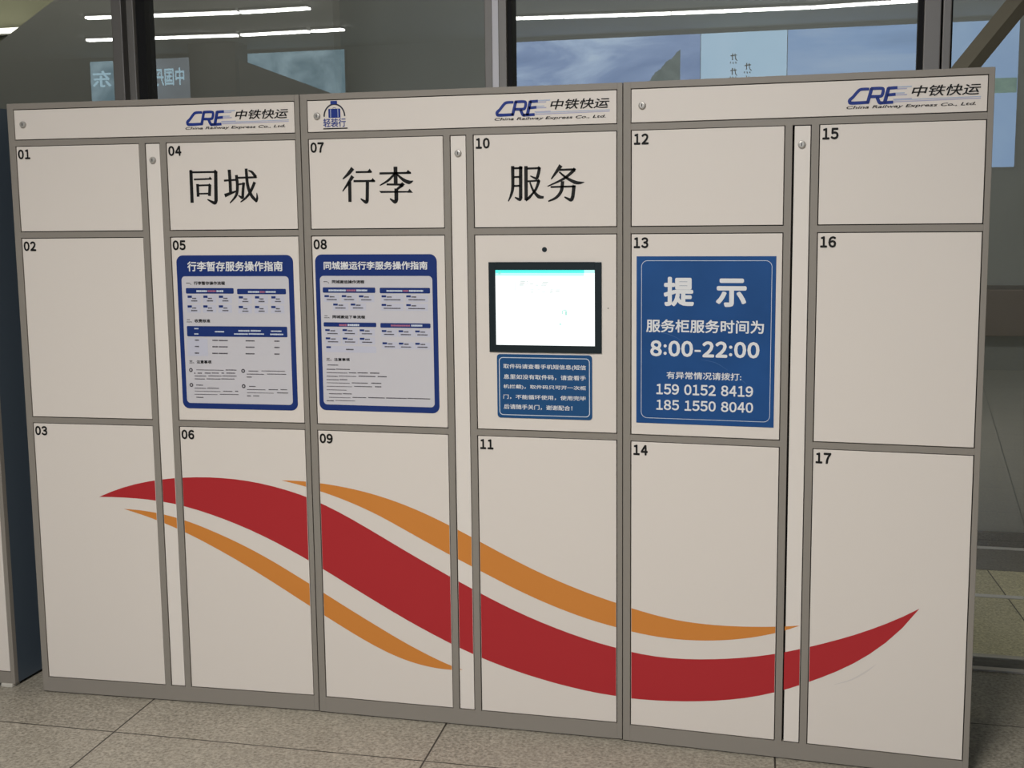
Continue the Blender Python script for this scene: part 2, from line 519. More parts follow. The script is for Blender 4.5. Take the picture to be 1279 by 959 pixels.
TONG = [([[0.622, 1.7303], [0.6217, 1.6819], [0.6215, 1.631]], [0.00907, 0.00907, 0.00907]), ([[0.6162, 1.7304], [0.6234, 1.7326], [0.6269, 1.7221], [0.6179, 1.7223]], None),
 ([[0.6217, 1.7245], [0.7056, 1.7242]], [0.00504, 0.00504]), ([[0.6984, 1.7289], [0.7035, 1.7316], [0.7111, 1.7237], [0.7054, 1.7196]], None),
 ([[0.7045, 1.7265], [0.7029, 1.6761], [0.7016, 1.6351]], [0.00957, 0.00957, 0.00957]), ([[0.7017, 1.6369], [0.6958, 1.6296], [0.673, 1.6408]], [0.00957, 0.00907, 0.00252]),
 ([[0.6307, 1.7025], [0.6897, 1.7034]], [0.00453, 0.00453]), ([[0.6797, 1.7031], [0.6843, 1.7108], [0.6921, 1.702]], None),
 ([[0.6421, 1.6885], [0.6425, 1.6493]], [0.00756, 0.00756]), ([[0.6424, 1.6839], [0.6838, 1.6844]], [0.00453, 0.00453]),
 ([[0.6776, 1.6856], [0.6816, 1.6897], [0.6883, 1.6843], [0.6837, 1.6809]], None), ([[0.6834, 1.6856], [0.6803, 1.6511]], [0.00806, 0.00806]),
 ([[0.6425, 1.6585], [0.6806, 1.6587]], [0.00403, 0.00403]), ([[0.7306, 1.6972], [0.7692, 1.6991]], [0.00504, 0.00504]),
 ([[0.7494, 1.7303], [0.7507, 1.696], [0.751, 1.6593]], [0.00856, 0.00856, 0.00856]), ([[0.731, 1.6515], [0.7702, 1.6647]], [0.00957, 0.00403]),
 ([[0.7719, 1.7052], [0.8386, 1.7059]], [0.00504, 0.00504]), ([[0.83, 1.7049], [0.8327, 1.7106], [0.8415, 1.7047]], None),
 ([[0.7723, 1.7139], [0.7743, 1.6796], [0.7691, 1.6521], [0.7474, 1.6283]], [0.00806, 0.00806, 0.00705, 0.00252]), ([[0.7747, 1.6846], [0.7971, 1.6872]], [0.00453, 0.00453]),
 ([[0.796, 1.6907], [0.7927, 1.6701], [0.7905, 1.6484]], [0.00756, 0.00756, 0.00756]), ([[0.7918, 1.6495], [0.7879, 1.6445], [0.7758, 1.652]], [0.00756, 0.00756, 0.00201]),
 ([[0.8052, 1.7327], [0.8081, 1.6836], [0.8191, 1.6514], [0.8368, 1.6322]], [0.00756, 0.00856, 0.00856, 0.00756]),
 ([[0.8343, 1.6306], [0.838, 1.642], [0.8372, 1.6585]], [0.00504, 0.00604, 0.00151]),
 ([[0.8319, 1.6912], [0.8158, 1.6606], [0.799, 1.6425], [0.7824, 1.6308]], [0.00806, 0.00705, 0.00554, 0.00252]),
 ([[0.8124, 1.7269], [0.8245, 1.721], [0.8362, 1.706]], [0.00302, 0.00655, 0.00856])]
XING = [([[0.1644, 1.7272], [0.1494, 1.7107], [0.1313, 1.6954]], [0.01069, 0.00826, 0.00291]), ([[0.1637, 1.7038], [0.1486, 1.6828], [0.1297, 1.6589]], [0.00972, 0.00729, 0.00243]),
 ([[0.1533, 1.6861], [0.1525, 1.6266]], [0.00874, 0.00874]), ([[0.1737, 1.7154], [0.2242, 1.7149]], [0.00486, 0.00486]),
 ([[0.2098, 1.7156], [0.2185, 1.725], [0.227, 1.7142]], None), ([[0.1657, 1.6888], [0.2342, 1.688]], [0.00534, 0.00534]),
 ([[0.2203, 1.6883], [0.2273, 1.6971], [0.2366, 1.6867]], None), ([[0.2102, 1.6862], [0.2079, 1.6304]], [0.00874, 0.00874]),
 ([[0.2082, 1.6326], [0.2036, 1.6255], [0.1871, 1.6362]], [0.00923, 0.00874, 0.00291]), ([[0.2491, 1.7102], [0.3488, 1.7099]], [0.00534, 0.00534]),
 ([[0.3323, 1.7104], [0.3395, 1.7189], [0.3502, 1.7099]], None), ([[0.3003, 1.729], [0.3, 1.6791]], [0.0102, 0.0102]),
 ([[0.2979, 1.7091], [0.2772, 1.6895], [0.2494, 1.6744]], [0.00534, 0.00632, 0.00243]),
 ([[0.3026, 1.7079], [0.3247, 1.6898], [0.3422, 1.6824], [0.3553, 1.6864]], [0.0034, 0.00826, 0.00972, 0.00097]), ([[0.2709, 1.6772], [0.3208, 1.6759]], [0.00486, 0.00486]),
 ([[0.3149, 1.6789], [0.321, 1.6832], [0.3295, 1.6758], [0.3146, 1.6667]], None), ([[0.322, 1.6754], [0.3039, 1.6624]], [0.00874, 0.00534]),
 ([[0.3015, 1.6647], [0.3007, 1.6302]], [0.0102, 0.0102]), ([[0.301, 1.6325], [0.2958, 1.6252], [0.2806, 1.635]], [0.0102, 0.00923, 0.00291]),
 ([[0.2466, 1.6584], [0.2524, 1.6521], [0.338, 1.6521], [0.3381, 1.6566]], None), ([[0.3344, 1.652], [0.343, 1.6634], [0.3538, 1.6512]], None)]
FU = [([[0.6612, 1.7236], [0.6615, 1.6879], [0.6607, 1.6597], [0.6557, 1.6403], [0.6471, 1.6219]], [0.00862, 0.00816, 0.00771, 0.00635, 0.00227]),
 ([[0.6612, 1.7171], [0.6871, 1.7172]], [0.00499, 0.00499]), ([[0.6854, 1.7224], [0.6844, 1.6334]], [0.00862, 0.00862]),
 ([[0.6804, 1.721], [0.6849, 1.7237], [0.6921, 1.7176], [0.6882, 1.7133]], None), ([[0.6851, 1.6355], [0.6816, 1.6269], [0.667, 1.6336]], [0.00862, 0.00816, 0.00272]),
 ([[0.662, 1.6918], [0.6846, 1.6922]], [0.00453, 0.00453]), ([[0.6617, 1.6662], [0.6843, 1.6667]], [0.00453, 0.00453]), ([[0.7011, 1.7228], [0.701, 1.6244]], [0.00862, 0.00862]),
 ([[0.6997, 1.6234], [0.711, 1.6308], [0.7212, 1.6415]], [0.00499, 0.00408, 0.00227]), ([[0.7028, 1.7156], [0.7421, 1.7161]], [0.00499, 0.00499]),
 ([[0.7354, 1.7188], [0.7392, 1.722], [0.7465, 1.7161], [0.742, 1.7101]], None), ([[0.7414, 1.7177], [0.739, 1.7037], [0.7351, 1.6898]], [0.00771, 0.00771, 0.00771]),
 ([[0.7358, 1.692], [0.7317, 1.6866], [0.7139, 1.6943]], [0.0068, 0.00635, 0.00227]), ([[0.7047, 1.6789], [0.7406, 1.6805]], [0.00453, 0.00453]),
 ([[0.735, 1.6812], [0.7384, 1.6855], [0.744, 1.68], [0.7406, 1.6736]], None), ([[0.7395, 1.68], [0.7281, 1.6522], [0.702, 1.6277]], [0.00771, 0.00635, 0.00227]),
 ([[0.7126, 1.6762], [0.7224, 1.6523], [0.738, 1.6348], [0.7537, 1.6324]], [0.00363, 0.0059, 0.00907, 0.00499]),
 ([[0.8051, 1.7228], [0.7921, 1.7049], [0.776, 1.6837]], [0.00998, 0.00726, 0.00272]), ([[0.8006, 1.7099], [0.8475, 1.7107]], [0.00499, 0.00499]),
 ([[0.8387, 1.7115], [0.8431, 1.7156], [0.8501, 1.7106], [0.843, 1.705]], None), ([[0.8453, 1.7098], [0.8142, 1.6852], [0.7651, 1.6635]], [0.00816, 0.00635, 0.00227]),
 ([[0.7999, 1.7043], [0.8208, 1.6872], [0.8451, 1.6744], [0.8605, 1.672], [0.8737, 1.6739]], [0.00363, 0.0059, 0.00862, 0.0068, 0.00091]),
 ([[0.774, 1.6614], [0.8461, 1.6622]], [0.00453, 0.00453]), ([[0.8435, 1.6654], [0.8417, 1.6483], [0.8394, 1.6312]], [0.00862, 0.00862, 0.00862]),
 ([[0.8395, 1.6687], [0.8495, 1.661], [0.845, 1.659]], None), ([[0.8396, 1.6333], [0.8338, 1.6237], [0.815, 1.6326]], [0.00862, 0.00862, 0.00272]),
 ([[0.8097, 1.6778], [0.8062, 1.651], [0.7916, 1.6318], [0.767, 1.6203]], [0.00862, 0.00816, 0.0068, 0.00317])]
LOGO = [([[0.6697, 1.9056], [0.6488, 1.9052], [0.6398, 1.8993], [0.6287, 1.8863], [0.6205, 1.8788], [0.62, 1.8738], [0.626, 1.8701], [0.669, 1.8708]],
  [0.00619, 0.00681, 0.00681, 0.00681, 0.00742, 0.00742, 0.00742, 0.00681]),
 ([[0.6763, 1.9079], [0.6663, 1.8684]], [0.00742, 0.00742]),
 ([[0.6742, 1.9064], [0.7002, 1.9063], [0.7058, 1.9021], [0.7037, 1.8897], [0.6977, 1.8853], [0.6726, 1.8856]], [0.00681, 0.00681, 0.00681, 0.00681, 0.00681, 0.00681]),
 ([[0.6901, 1.884], [0.6966, 1.8698], [0.7027, 1.868]], [0.00742, 0.00742, 0.00742]), ([[0.7199, 1.9074], [0.7098, 1.8668]], [0.00804, 0.00804]),
 ([[0.7178, 1.9056], [0.742, 1.9065]], [0.00681, 0.00681]), ([[0.7144, 1.8878], [0.7377, 1.8894]], [0.00681, 0.00681]), ([[0.6982, 1.8679], [0.7322, 1.8691]], [0.00681, 0.00681])]
SPEED = [([[0.7419, 1.9096], [0.7787, 1.91], [0.7776, 1.9064], [0.7408, 1.906]], 0), ([[0.7409, 1.9047], [0.7668, 1.905], [0.7657, 1.9019], [0.7398, 1.9017]], 1),
 ([[0.7376, 1.8937], [0.7611, 1.8938], [0.76, 1.8907], [0.7364, 1.8904]], 0), ([[0.7365, 1.8891], [0.7673, 1.8892], [0.7662, 1.8859], [0.7354, 1.8858]], 1),
 ([[0.7344, 1.8753], [0.952, 1.8771], [0.9515, 1.8747], [0.7336, 1.8725]], 0), ([[0.733, 1.871], [0.9516, 1.8728], [0.9511, 1.8704], [0.7322, 1.8682]], 1),
 ([[0.7319, 1.8778], [0.7796, 1.8783], [0.7791, 1.8755], [0.7314, 1.8754]], 1)]
HANZI_BOX = [0.7781, 0.9511, 1.8811, 1.9099]
LATIN_BOX = [0.6121, 0.9396, 1.8522, 1.8625]
POSTER_A = {'bars': [[0.5872, 0.7484, 1.3482, 1.3657], [0.7597, 0.9216, 1.3466, 1.3636], [0.5849, 0.9214, 1.213, 1.246]],
 'cells': [[0.5904, 0.6361, 1.3187, 1.3433], [0.6436, 0.6892, 1.3189, 1.3434], [0.6959, 0.7412, 1.3191, 1.3435], [0.5888, 0.6347, 1.2881, 1.3127], [0.6422, 0.6878, 1.2884, 1.3129],
           [0.6945, 0.7399, 1.2887, 1.3131], [0.7626, 0.8077, 1.3174, 1.3417], [0.8166, 0.8615, 1.3176, 1.3419], [0.8707, 0.9154, 1.3177, 1.342], [0.7613, 0.8065, 1.287, 1.3114],
           [0.8154, 0.8603, 1.2873, 1.3116], [0.8695, 0.9143, 1.2876, 1.3118], [0.5841, 0.6535, 1.1512, 1.2083]],
 'dots': [[0.5921, 1.106], [0.5916, 1.058], [0.7695, 1.1056], [0.7691, 1.057]],
 'heads': [('一、行李暂存操作流程', [0.5893, 0.7202, 1.3755, 1.3868]), ('二、收费标准', [0.5852, 0.6654, 1.257, 1.268]), ('三、注意事项', [0.5877, 0.6636, 1.1271, 1.1376])],
 'inner': [0.5740999999999999, 0.9316, 1.0003, 1.4024],
 'lines': [[0.6079, 0.6217, 1.331, 1.3356], [0.604, 0.6248, 1.3232, 1.3277], [0.661, 0.6748, 1.3312, 1.3357], [0.6572, 0.6779, 1.3234, 1.3279], [0.7132, 0.7269, 1.3313, 1.3358],
           [0.7094, 0.73, 1.3236, 1.328], [0.6064, 0.6202, 1.3005, 1.305], [0.6025, 0.6233, 1.2926, 1.2971], [0.6596, 0.6734, 1.3007, 1.3052], [0.6558, 0.6765, 1.2929, 1.2974],
           [0.7118, 0.7255, 1.3009, 1.3054], [0.708, 0.7287, 1.2931, 1.2976], [0.7799, 0.7934, 1.3296, 1.334], [0.7761, 0.7966, 1.3218, 1.3263], [0.8338, 0.8473, 1.3297, 1.3342],
           [0.8301, 0.8504, 1.322, 1.3265], [0.8878, 0.9012, 1.3299, 1.3343], [0.8841, 0.9043, 1.3222, 1.3266], [0.7786, 0.7922, 1.2992, 1.3037], [0.7748, 0.7953, 1.2915, 1.2959],
           [0.8326, 0.8461, 1.2995, 1.3039], [0.8288, 0.8492, 1.2918, 1.2962], [0.8866, 0.9001, 1.2997, 1.3042], [0.8829, 0.9032, 1.292, 1.2964], [0.6103, 0.6248, 1.199, 1.2035],
           [0.6699, 0.6889, 1.1989, 1.2033], [0.6916, 0.722, 1.1988, 1.2031], [0.7819, 0.8121, 1.1987, 1.2029], [0.8776, 0.8952, 1.1985, 1.2029], [0.6093, 0.6239, 1.179, 1.1834],
           [0.669, 0.688, 1.1789, 1.1833], [0.6907, 0.7212, 1.1789, 1.1832], [0.7811, 0.8113, 1.1788, 1.1831], [0.8768, 0.8944, 1.1788, 1.1831], [0.6083, 0.6229, 1.1579, 1.1624],
           [0.668, 0.6871, 1.158, 1.1623], [0.6897, 0.7202, 1.158, 1.1622], [0.7802, 0.8104, 1.158, 1.1622], [0.876, 0.8936, 1.158, 1.1624], [0.6109, 0.7039, 1.1056, 1.1079],
           [0.7104, 0.7476, 1.1062, 1.1093], [0.6023, 0.6078, 1.0943, 1.0979], [0.6147, 0.6297, 1.0946, 1.098], [0.6387, 0.6597, 1.0951, 1.0984], [0.6633, 0.6867, 1.0955, 1.0988],
           [0.696, 0.7053, 1.0958, 1.0992], [0.7124, 0.7426, 1.0963, 1.0995], [0.604, 0.6434, 1.0856, 1.0886], [0.6513, 0.6961, 1.0864, 1.0894], [0.6984, 0.7468, 1.0872, 1.0901],
           [0.6036, 0.6387, 1.0763, 1.0794], [0.6449, 0.6922, 1.0771, 1.08], [0.6944, 0.7394, 1.0779, 1.0808], [0.6086, 0.6314, 1.0563, 1.0596], [0.6021, 0.6416, 1.0466, 1.0495],
           [0.6453, 0.6856, 1.0473, 1.0503], [0.6017, 0.6904, 1.0375, 1.0396], [0.6993, 0.7307, 1.0382, 1.0413], [0.7396, 0.7499, 1.0386, 1.042], [0.6012, 0.6794, 1.0274, 1.0296],
           [0.6873, 0.7512, 1.0287, 1.0312], [0.6068, 0.6314, 1.0172, 1.0204], [0.7876, 0.8203, 1.104, 1.1071], [0.8308, 0.9098, 1.1053, 1.1077], [0.7809, 0.8389, 1.0945, 1.0972],
           [0.8494, 0.9129, 1.0956, 1.0982], [0.7805, 0.7977, 1.0847, 1.088], [0.7873, 0.8097, 1.0554, 1.0586], [0.7799, 0.8422, 1.0455, 1.048], [0.8527, 0.8836, 1.0462, 1.0493],
           [0.8923, 0.9145, 1.0467, 1.0499], [0.7795, 0.8694, 1.0355, 1.0375], [0.8798, 0.9175, 1.0363, 1.0393], [0.7791, 0.7928, 1.0249, 1.0283],
           [0.7999, 0.8206, 1.0254, 1.0286]],
 'pink': [[0.6614, 0.689, 1.3529, 1.3593], [0.8357, 0.8526, 1.3509, 1.357]],
 'sheet': [0.559, 0.9478, 0.9826, 1.468],
 'tags': [[0.5924, 0.6068, 1.3349, 1.342], [0.6456, 0.66, 1.335, 1.3421], [0.6979, 0.7121, 1.3352, 1.3422], [0.5909, 0.6053, 1.3043, 1.3114], [0.6442, 0.6585, 1.3045, 1.3116],
          [0.6965, 0.7108, 1.3047, 1.3118], [0.7646, 0.7788, 1.3334, 1.3405], [0.8186, 0.8327, 1.3335, 1.3406], [0.8727, 0.8867, 1.3337, 1.3407], [0.7633, 0.7775, 1.3031, 1.3101],
          [0.8174, 0.8315, 1.3033, 1.3103], [0.8715, 0.8856, 1.3035, 1.3105]],
 'title': [0.5959, 0.9137, 1.418, 1.449],
 'white': [[0.623, 0.6594, 1.3529, 1.3593], [0.691, 0.714, 1.3529, 1.3594], [0.7963, 0.8338, 1.3509, 1.3569], [0.8545, 0.8884, 1.351, 1.357], [0.6103, 0.6248, 1.2355, 1.2403],
           [0.6095, 0.624, 1.2188, 1.2233], [0.6799, 0.7111, 1.2264, 1.2311], [0.759, 0.7962, 1.2294, 1.2349], [0.7998, 0.834, 1.2297, 1.2352], [0.744, 0.7906, 1.2196, 1.2244],
           [0.7932, 0.844, 1.2201, 1.2248], [0.8675, 0.9025, 1.2296, 1.2341], [0.8647, 0.9083, 1.2193, 1.2244]]}
POSTER_B = {'bars': [[0.0555, 0.2268, 1.3521, 1.3685], [0.241, 0.4014, 1.3513, 1.3681], [0.0549, 0.2272, 1.248, 1.2613], [0.2403, 0.4007, 1.2466, 1.2609]],
 'cells': [[0.0584, 0.1103, 1.3241, 1.346], [0.1153, 0.1668, 1.3245, 1.3463], [0.1713, 0.2225, 1.3242, 1.3459], [0.0864, 0.1381, 1.2985, 1.3203], [0.1438, 0.1952, 1.2989, 1.3206],
           [0.2447, 0.3164, 1.3247, 1.3462], [0.3236, 0.3947, 1.3252, 1.3466], [0.244, 0.3158, 1.2989, 1.3203], [0.323, 0.3941, 1.2988, 1.3201], [0.0575, 0.1095, 1.2197, 1.2414],
           [0.1145, 0.1662, 1.2204, 1.242], [0.1708, 0.2222, 1.2204, 1.242], [0.0584, 0.1105, 1.1943, 1.2159], [0.1148, 0.1665, 1.1944, 1.216], [0.1707, 0.2222, 1.1946, 1.2161],
           [0.2426, 0.2935, 1.2194, 1.2408], [0.2965, 0.3472, 1.2194, 1.2408], [0.3497, 0.4001, 1.2194, 1.2407], [0.2437, 0.2947, 1.1819, 1.2033], [0.2963, 0.347, 1.1817, 1.203],
           [0.3492, 0.3997, 1.1819, 1.2031], [0.0597, 0.225, 1.1687, 1.1888]],
 'dots': [],
 'heads': [('一、同城搬运操作流程', [0.0592, 0.1922, 1.3806, 1.391]), ('二、同城搬运下单流程', [0.0574, 0.1916, 1.2734, 1.2833]), ('三、注意事项', [0.0603, 0.1377, 1.1418, 1.1514])],
 'inner': [0.047, 0.4089, 1.0053, 1.4037],
 'lines': [[0.0778, 0.0934, 1.3374, 1.3421], [0.0674, 0.1011, 1.3291, 1.3333], [0.1345, 0.15, 1.3377, 1.3424], [0.1242, 0.1577, 1.3294, 1.3336], [0.1904, 0.2059, 1.3374, 1.342],
           [0.1802, 0.2134, 1.3291, 1.3332], [0.1057, 0.1214, 1.3118, 1.3164], [0.0954, 0.129, 1.3034, 1.3075], [0.163, 0.1785, 1.3122, 1.3167], [0.1527, 0.1861, 1.3039, 1.308],
           [0.2636, 0.2789, 1.3378, 1.3423], [0.2535, 0.3074, 1.3297, 1.3337], [0.3423, 0.3575, 1.3382, 1.3428], [0.3324, 0.3858, 1.3301, 1.3341], [0.2629, 0.2783, 1.3119, 1.3164],
           [0.2528, 0.3068, 1.3038, 1.3077], [0.3417, 0.3569, 1.3118, 1.3163], [0.3317, 0.3852, 1.3037, 1.3076], [0.0769, 0.0926, 1.233, 1.2375], [0.0664, 0.1003, 1.2246, 1.2286],
           [0.1338, 0.1494, 1.2337, 1.2382], [0.1235, 0.1571, 1.2253, 1.2293], [0.1899, 0.2055, 1.2337, 1.2382], [0.1797, 0.2131, 1.2254, 1.2293], [0.0779, 0.0936, 1.2076, 1.2121],
           [0.0674, 0.1013, 1.1992, 1.2032], [0.1341, 0.1497, 1.2077, 1.2122], [0.1237, 0.1574, 1.1994, 1.2033], [0.1899, 0.2055, 1.2078, 1.2123], [0.1797, 0.2131, 1.1995, 1.2034],
           [0.2615, 0.277, 1.2325, 1.237], [0.2514, 0.2845, 1.2243, 1.2282], [0.3154, 0.3307, 1.2325, 1.237], [0.3053, 0.3382, 1.2243, 1.2282], [0.3685, 0.3837, 1.2325, 1.237],
           [0.3585, 0.3912, 1.2243, 1.2282], [0.2627, 0.2781, 1.1951, 1.1995], [0.2526, 0.2857, 1.1868, 1.1907], [0.3152, 0.3305, 1.1948, 1.1993], [0.3051, 0.338, 1.1866, 1.1904],
           [0.368, 0.3832, 1.1949, 1.1994], [0.358, 0.3907, 1.1867, 1.1906], [0.1263, 0.1513, 1.176, 1.1803], [0.0643, 0.0994, 1.1275, 1.1306], [0.0602, 0.0899, 1.1141, 1.1172],
           [0.0922, 0.1376, 1.115, 1.1179], [0.0599, 0.1293, 1.1036, 1.106], [0.1338, 0.1582, 1.1042, 1.1074], [0.1619, 0.1958, 1.1047, 1.108], [0.2031, 0.2333, 1.1047, 1.1084],
           [0.0595, 0.0965, 1.0924, 1.0953], [0.1002, 0.1578, 1.0937, 1.0962], [0.1651, 0.2205, 1.0942, 1.0976], [0.2277, 0.2572, 1.0943, 1.0979], [0.0592, 0.0997, 1.0818, 1.0847],
           [0.102, 0.128, 1.0825, 1.0857], [0.0588, 0.1356, 1.0724, 1.0744], [0.1422, 0.1949, 1.0734, 1.0763], [0.2058, 0.2388, 1.0736, 1.0772], [0.0585, 0.1425, 1.0616, 1.0635],
           [0.1498, 0.2089, 1.0626, 1.0656], [0.218, 0.2386, 1.0627, 1.0664], [0.0581, 0.1241, 1.0503, 1.0525], [0.0657, 0.1092, 1.038, 1.0407], [0.1123, 0.1411, 1.0387, 1.0418],
           [0.0653, 0.136, 1.027, 1.029], [0.1434, 0.1883, 1.0281, 1.0309], [0.1948, 0.249, 1.0285, 1.0319], [0.2534, 0.3199, 1.0289, 1.0323], [0.3218, 0.3954, 1.0294, 1.0327],
           [0.057, 0.0813, 1.0156, 1.0188], [0.0862, 0.1513, 1.0175, 1.0195]],
 'pink': [[0.1337, 0.1638, 1.3562, 1.3628], [0.3159, 0.3325, 1.3559, 1.3618], [0.1063, 0.132, 1.2496, 1.2568], [0.2744, 0.3356, 1.2506, 1.2566]],
 'sheet': [0.0326, 0.424, 0.987, 1.469],
 'tags': [[0.0605, 0.0755, 1.3387, 1.3447], [0.1174, 0.1322, 1.339, 1.3449], [0.1734, 0.1882, 1.3386, 1.3446], [0.0885, 0.1034, 1.313, 1.3189], [0.1459, 0.1607, 1.3134, 1.3193],
          [0.2467, 0.2614, 1.339, 1.3449], [0.3256, 0.3401, 1.3394, 1.3453], [0.246, 0.2607, 1.3131, 1.319], [0.325, 0.3395, 1.313, 1.3188], [0.0596, 0.0746, 1.2341, 1.24],
          [0.1166, 0.1315, 1.2348, 1.2407], [0.1729, 0.1877, 1.2348, 1.2407], [0.0606, 0.0756, 1.2087, 1.2146], [0.1169, 0.1318, 1.2088, 1.2147], [0.1728, 0.1877, 1.2089, 1.2148],
          [0.2446, 0.2593, 1.2337, 1.2395], [0.2986, 0.3132, 1.2336, 1.2395], [0.3518, 0.3663, 1.2336, 1.2394], [0.2458, 0.2605, 1.1961, 1.202], [0.2984, 0.313, 1.1959, 1.2017],
          [0.3513, 0.3658, 1.196, 1.2018], [0.0615, 0.0769, 1.1816, 1.1871]],
 'title': [0.0611, 0.395, 1.4228, 1.4479],
 'white': [[0.0745, 0.1317, 1.3561, 1.3625], [0.1658, 0.2011, 1.3564, 1.3629], [0.263, 0.3137, 1.3558, 1.3616], [0.3347, 0.3798, 1.3561, 1.3619], [0.134, 0.1724, 1.2501, 1.2571],
           [0.3393, 0.3751, 1.251, 1.2572]]}
SIGN = {'border': [0.0531, 0.4225, 0.9933, 1.4493],
 'sheet': [0.0393, 0.4332, 0.9785, 1.461],
 'text': [('提', [0.1181, 0.2056, 1.319, 1.4028]), ('示', [0.267, 0.3528, 1.3186, 1.3987]), ('服务柜服务时间为', [0.0678, 0.4024, 1.2437, 1.2812]),
          ('8:00-22:00', [0.0782, 0.3925, 1.1742, 1.2206]), ('有异常情况请拨打:', [0.1276, 0.3412, 1.1098, 1.131]), ('159 0152 8419', [0.0958, 0.3758, 1.0641, 1.0948]),
          ('185 1550 8040', [0.096, 0.3765, 1.0186, 1.0484])]}
NOTICE = {'border': [0.6128, 0.8884, 0.9887, 1.163],
 'sheet': [0.6066, 0.8951, 0.9805, 1.1722],
 'text': [('取件码请查看手机短信息(短信', [0.6264, 0.877, 1.1271, 1.1432]), ('息里如没有取件码，请查看手', [0.6269, 0.8769, 1.0973, 1.1122]), ('机拦截)，取件码只可开一次柜', [0.6257, 0.8768, 1.0675, 1.0814]),
          ('门，不能循环使用，使用完毕', [0.6253, 0.8767, 1.0374, 1.0513]), ('后请随手关门，谢谢配合！', [0.6264, 0.8357, 1.0068, 1.0218])]}
SCREEN = {'bar': [0.6062, 0.8729, 1.4128, 1.4219],
 'bar2': [0.6061, 0.8728, 1.4045, 1.4126],
 'bezel': [0.585, 0.924, 1.1788, 1.445],
 'green': [[0.8072, 0.8097, 1.2927, 1.3037], [0.8098, 0.8203, 1.3038, 1.3063], [0.8165, 0.8209, 1.2899, 1.302], [0.7991, 0.8035, 1.261, 1.2654], [0.615, 0.6225, 1.409, 1.4178]],
 'marks': [[0.6784, 0.6965, 1.3759, 1.3906], [0.6996, 0.7041, 1.376, 1.3892], [0.708, 0.723, 1.376, 1.3877], [0.7269, 0.74, 1.3761, 1.3878], [0.7439, 0.7664, 1.3761, 1.3878],
           [0.7078, 0.7267, 1.3635, 1.3664], [0.716, 0.7182, 1.3528, 1.3613], [0.7305, 0.7417, 1.3548, 1.365], [0.7455, 0.7606, 1.3556, 1.3629], [0.77, 0.7812, 1.3549, 1.3652],
           [0.7862, 0.8019, 1.355, 1.3652], [0.6463, 0.6508, 1.3758, 1.3821], [0.6643, 0.6663, 1.36, 1.3932]],
 'screen': [0.606, 0.904, 1.2001, 1.4218]}
BAG = {'arc': [0.0771, 0.1432, 1.8817, 1.9177],
 'cap': [0.0987, 0.1201, 1.9176, 1.9275],
 'case': [0.0912, 0.1296, 1.8778, 1.9044],
 'handle': [0.1057, 0.115, 1.9037, 1.908],
 'line': [0.0732, 0.1513, 1.8435, 1.8488],
 'text': [0.0737, 0.1461, 1.8503, 1.8762]}
STRIPS = [[[-4.0317, -4.9498, 3.38], [-2.613, -5.0942, 3.38]], [[-2.5824, -5.095, 3.38], [-1.9259, -5.0745, 3.38]], [[-4.8449, -6.2237, 3.38], [-3.2555, -6.3821, 3.38]], [[-3.2133, -6.3847, 3.38], [-2.485, -6.3656, 3.38]], [[-2.4513, -6.3656, 3.38], [-2.1201, -6.3538, 3.38]], [[-0.4124, -6.2056, 3.38], [0.0741, -6.2686, 3.38]], [[0.0811, -6.271, 3.38], [1.0569, -6.3718, 3.38]], [[1.0639, -6.3742, 3.38], [2.2897, -6.4333, 3.38]], [[2.2966, -6.4356, 3.38], [3.1965, -6.3534, 3.38]]]

# ------------------------------------------------------------ the hall
YG = 0.92                     # the glass
CEIL_Z = 3.41
b = MB(); b.box(-9, 10, -8.4, YG, -0.1, 0.0, FLOOR); struct('floor', b)
FLOOR2 = floor_material('passage_floor_stone', 3.43, 0.55, 1.0, 2.4, (0.085, 0.0), (0.72, 0.66, 0.44))
b = MB(); b.box(-9, 10, YG, 4.0, -0.1, 0.0, FLOOR2)
struct('floor_passage', b)
b = MB(); b.box(-9, 10, -8.4, 4.0, CEIL_Z, CEIL_Z + 0.1, CEIL); struct('ceiling', b)
b = MB(); b.box(-9, 10, -8.4, -7.75, 0, CEIL_Z, WALL); struct('wall_front', b)
b = MB(); b.box(-9, 10, 2.6, 2.75, 0, CEIL_Z, WALL_BACK)
b.box(-9, 10, 2.575, 2.6, 1.0, 1.215, BAND, 0.004)
b.box(-9, 10, 2.585, 2.6, 1.215, 1.235, ALU, 0.002)
b.box(-9, 10, 2.57, 2.6, 0.0, 0.07, GASKET)
struct('wall_back', b)
b = MB(); b.box(-9.1, -9, -8.4, 4.0, 0, CEIL_Z, WALL); struct('wall_left', b)
b = MB(); b.box(10, 10.1, -8.4, 4.0, 0, CEIL_Z, WALL); struct('wall_right', b)
# metal strips let into the passage floor; dark strip paints the wall-base shadow
b = MB(); b.box(-9, 10, 2.52, 2.56, 0.0, 0.006, ALU_BRIGHT, 0.001); struct('trim_6', b)
b = MB(); b.box(-9, 10, 2.16, 2.52, 0.0, 0.003, GROOVE_AND_SHADE); struct('trim_9', b)
b = MB(); b.box(-9, 10, 1.735, 1.775, 0.0, 0.004, ALU_BRIGHT, 0.001); struct('trim_7', b)

# glazing: base rail, mullions, panes
b = MB()
b.box(-9, 10, 0.845, 0.878, 0.0, 0.008, RAIL, 0.002)
b.box(-9, 10, 0.878, 0.965, 0.0, 0.006, GROOVE_AND_SHADE)
b.box(-9, 10, 0.965, 1.0, 0.0, 0.012, RAIL, 0.002)
struct('trim_5', b)


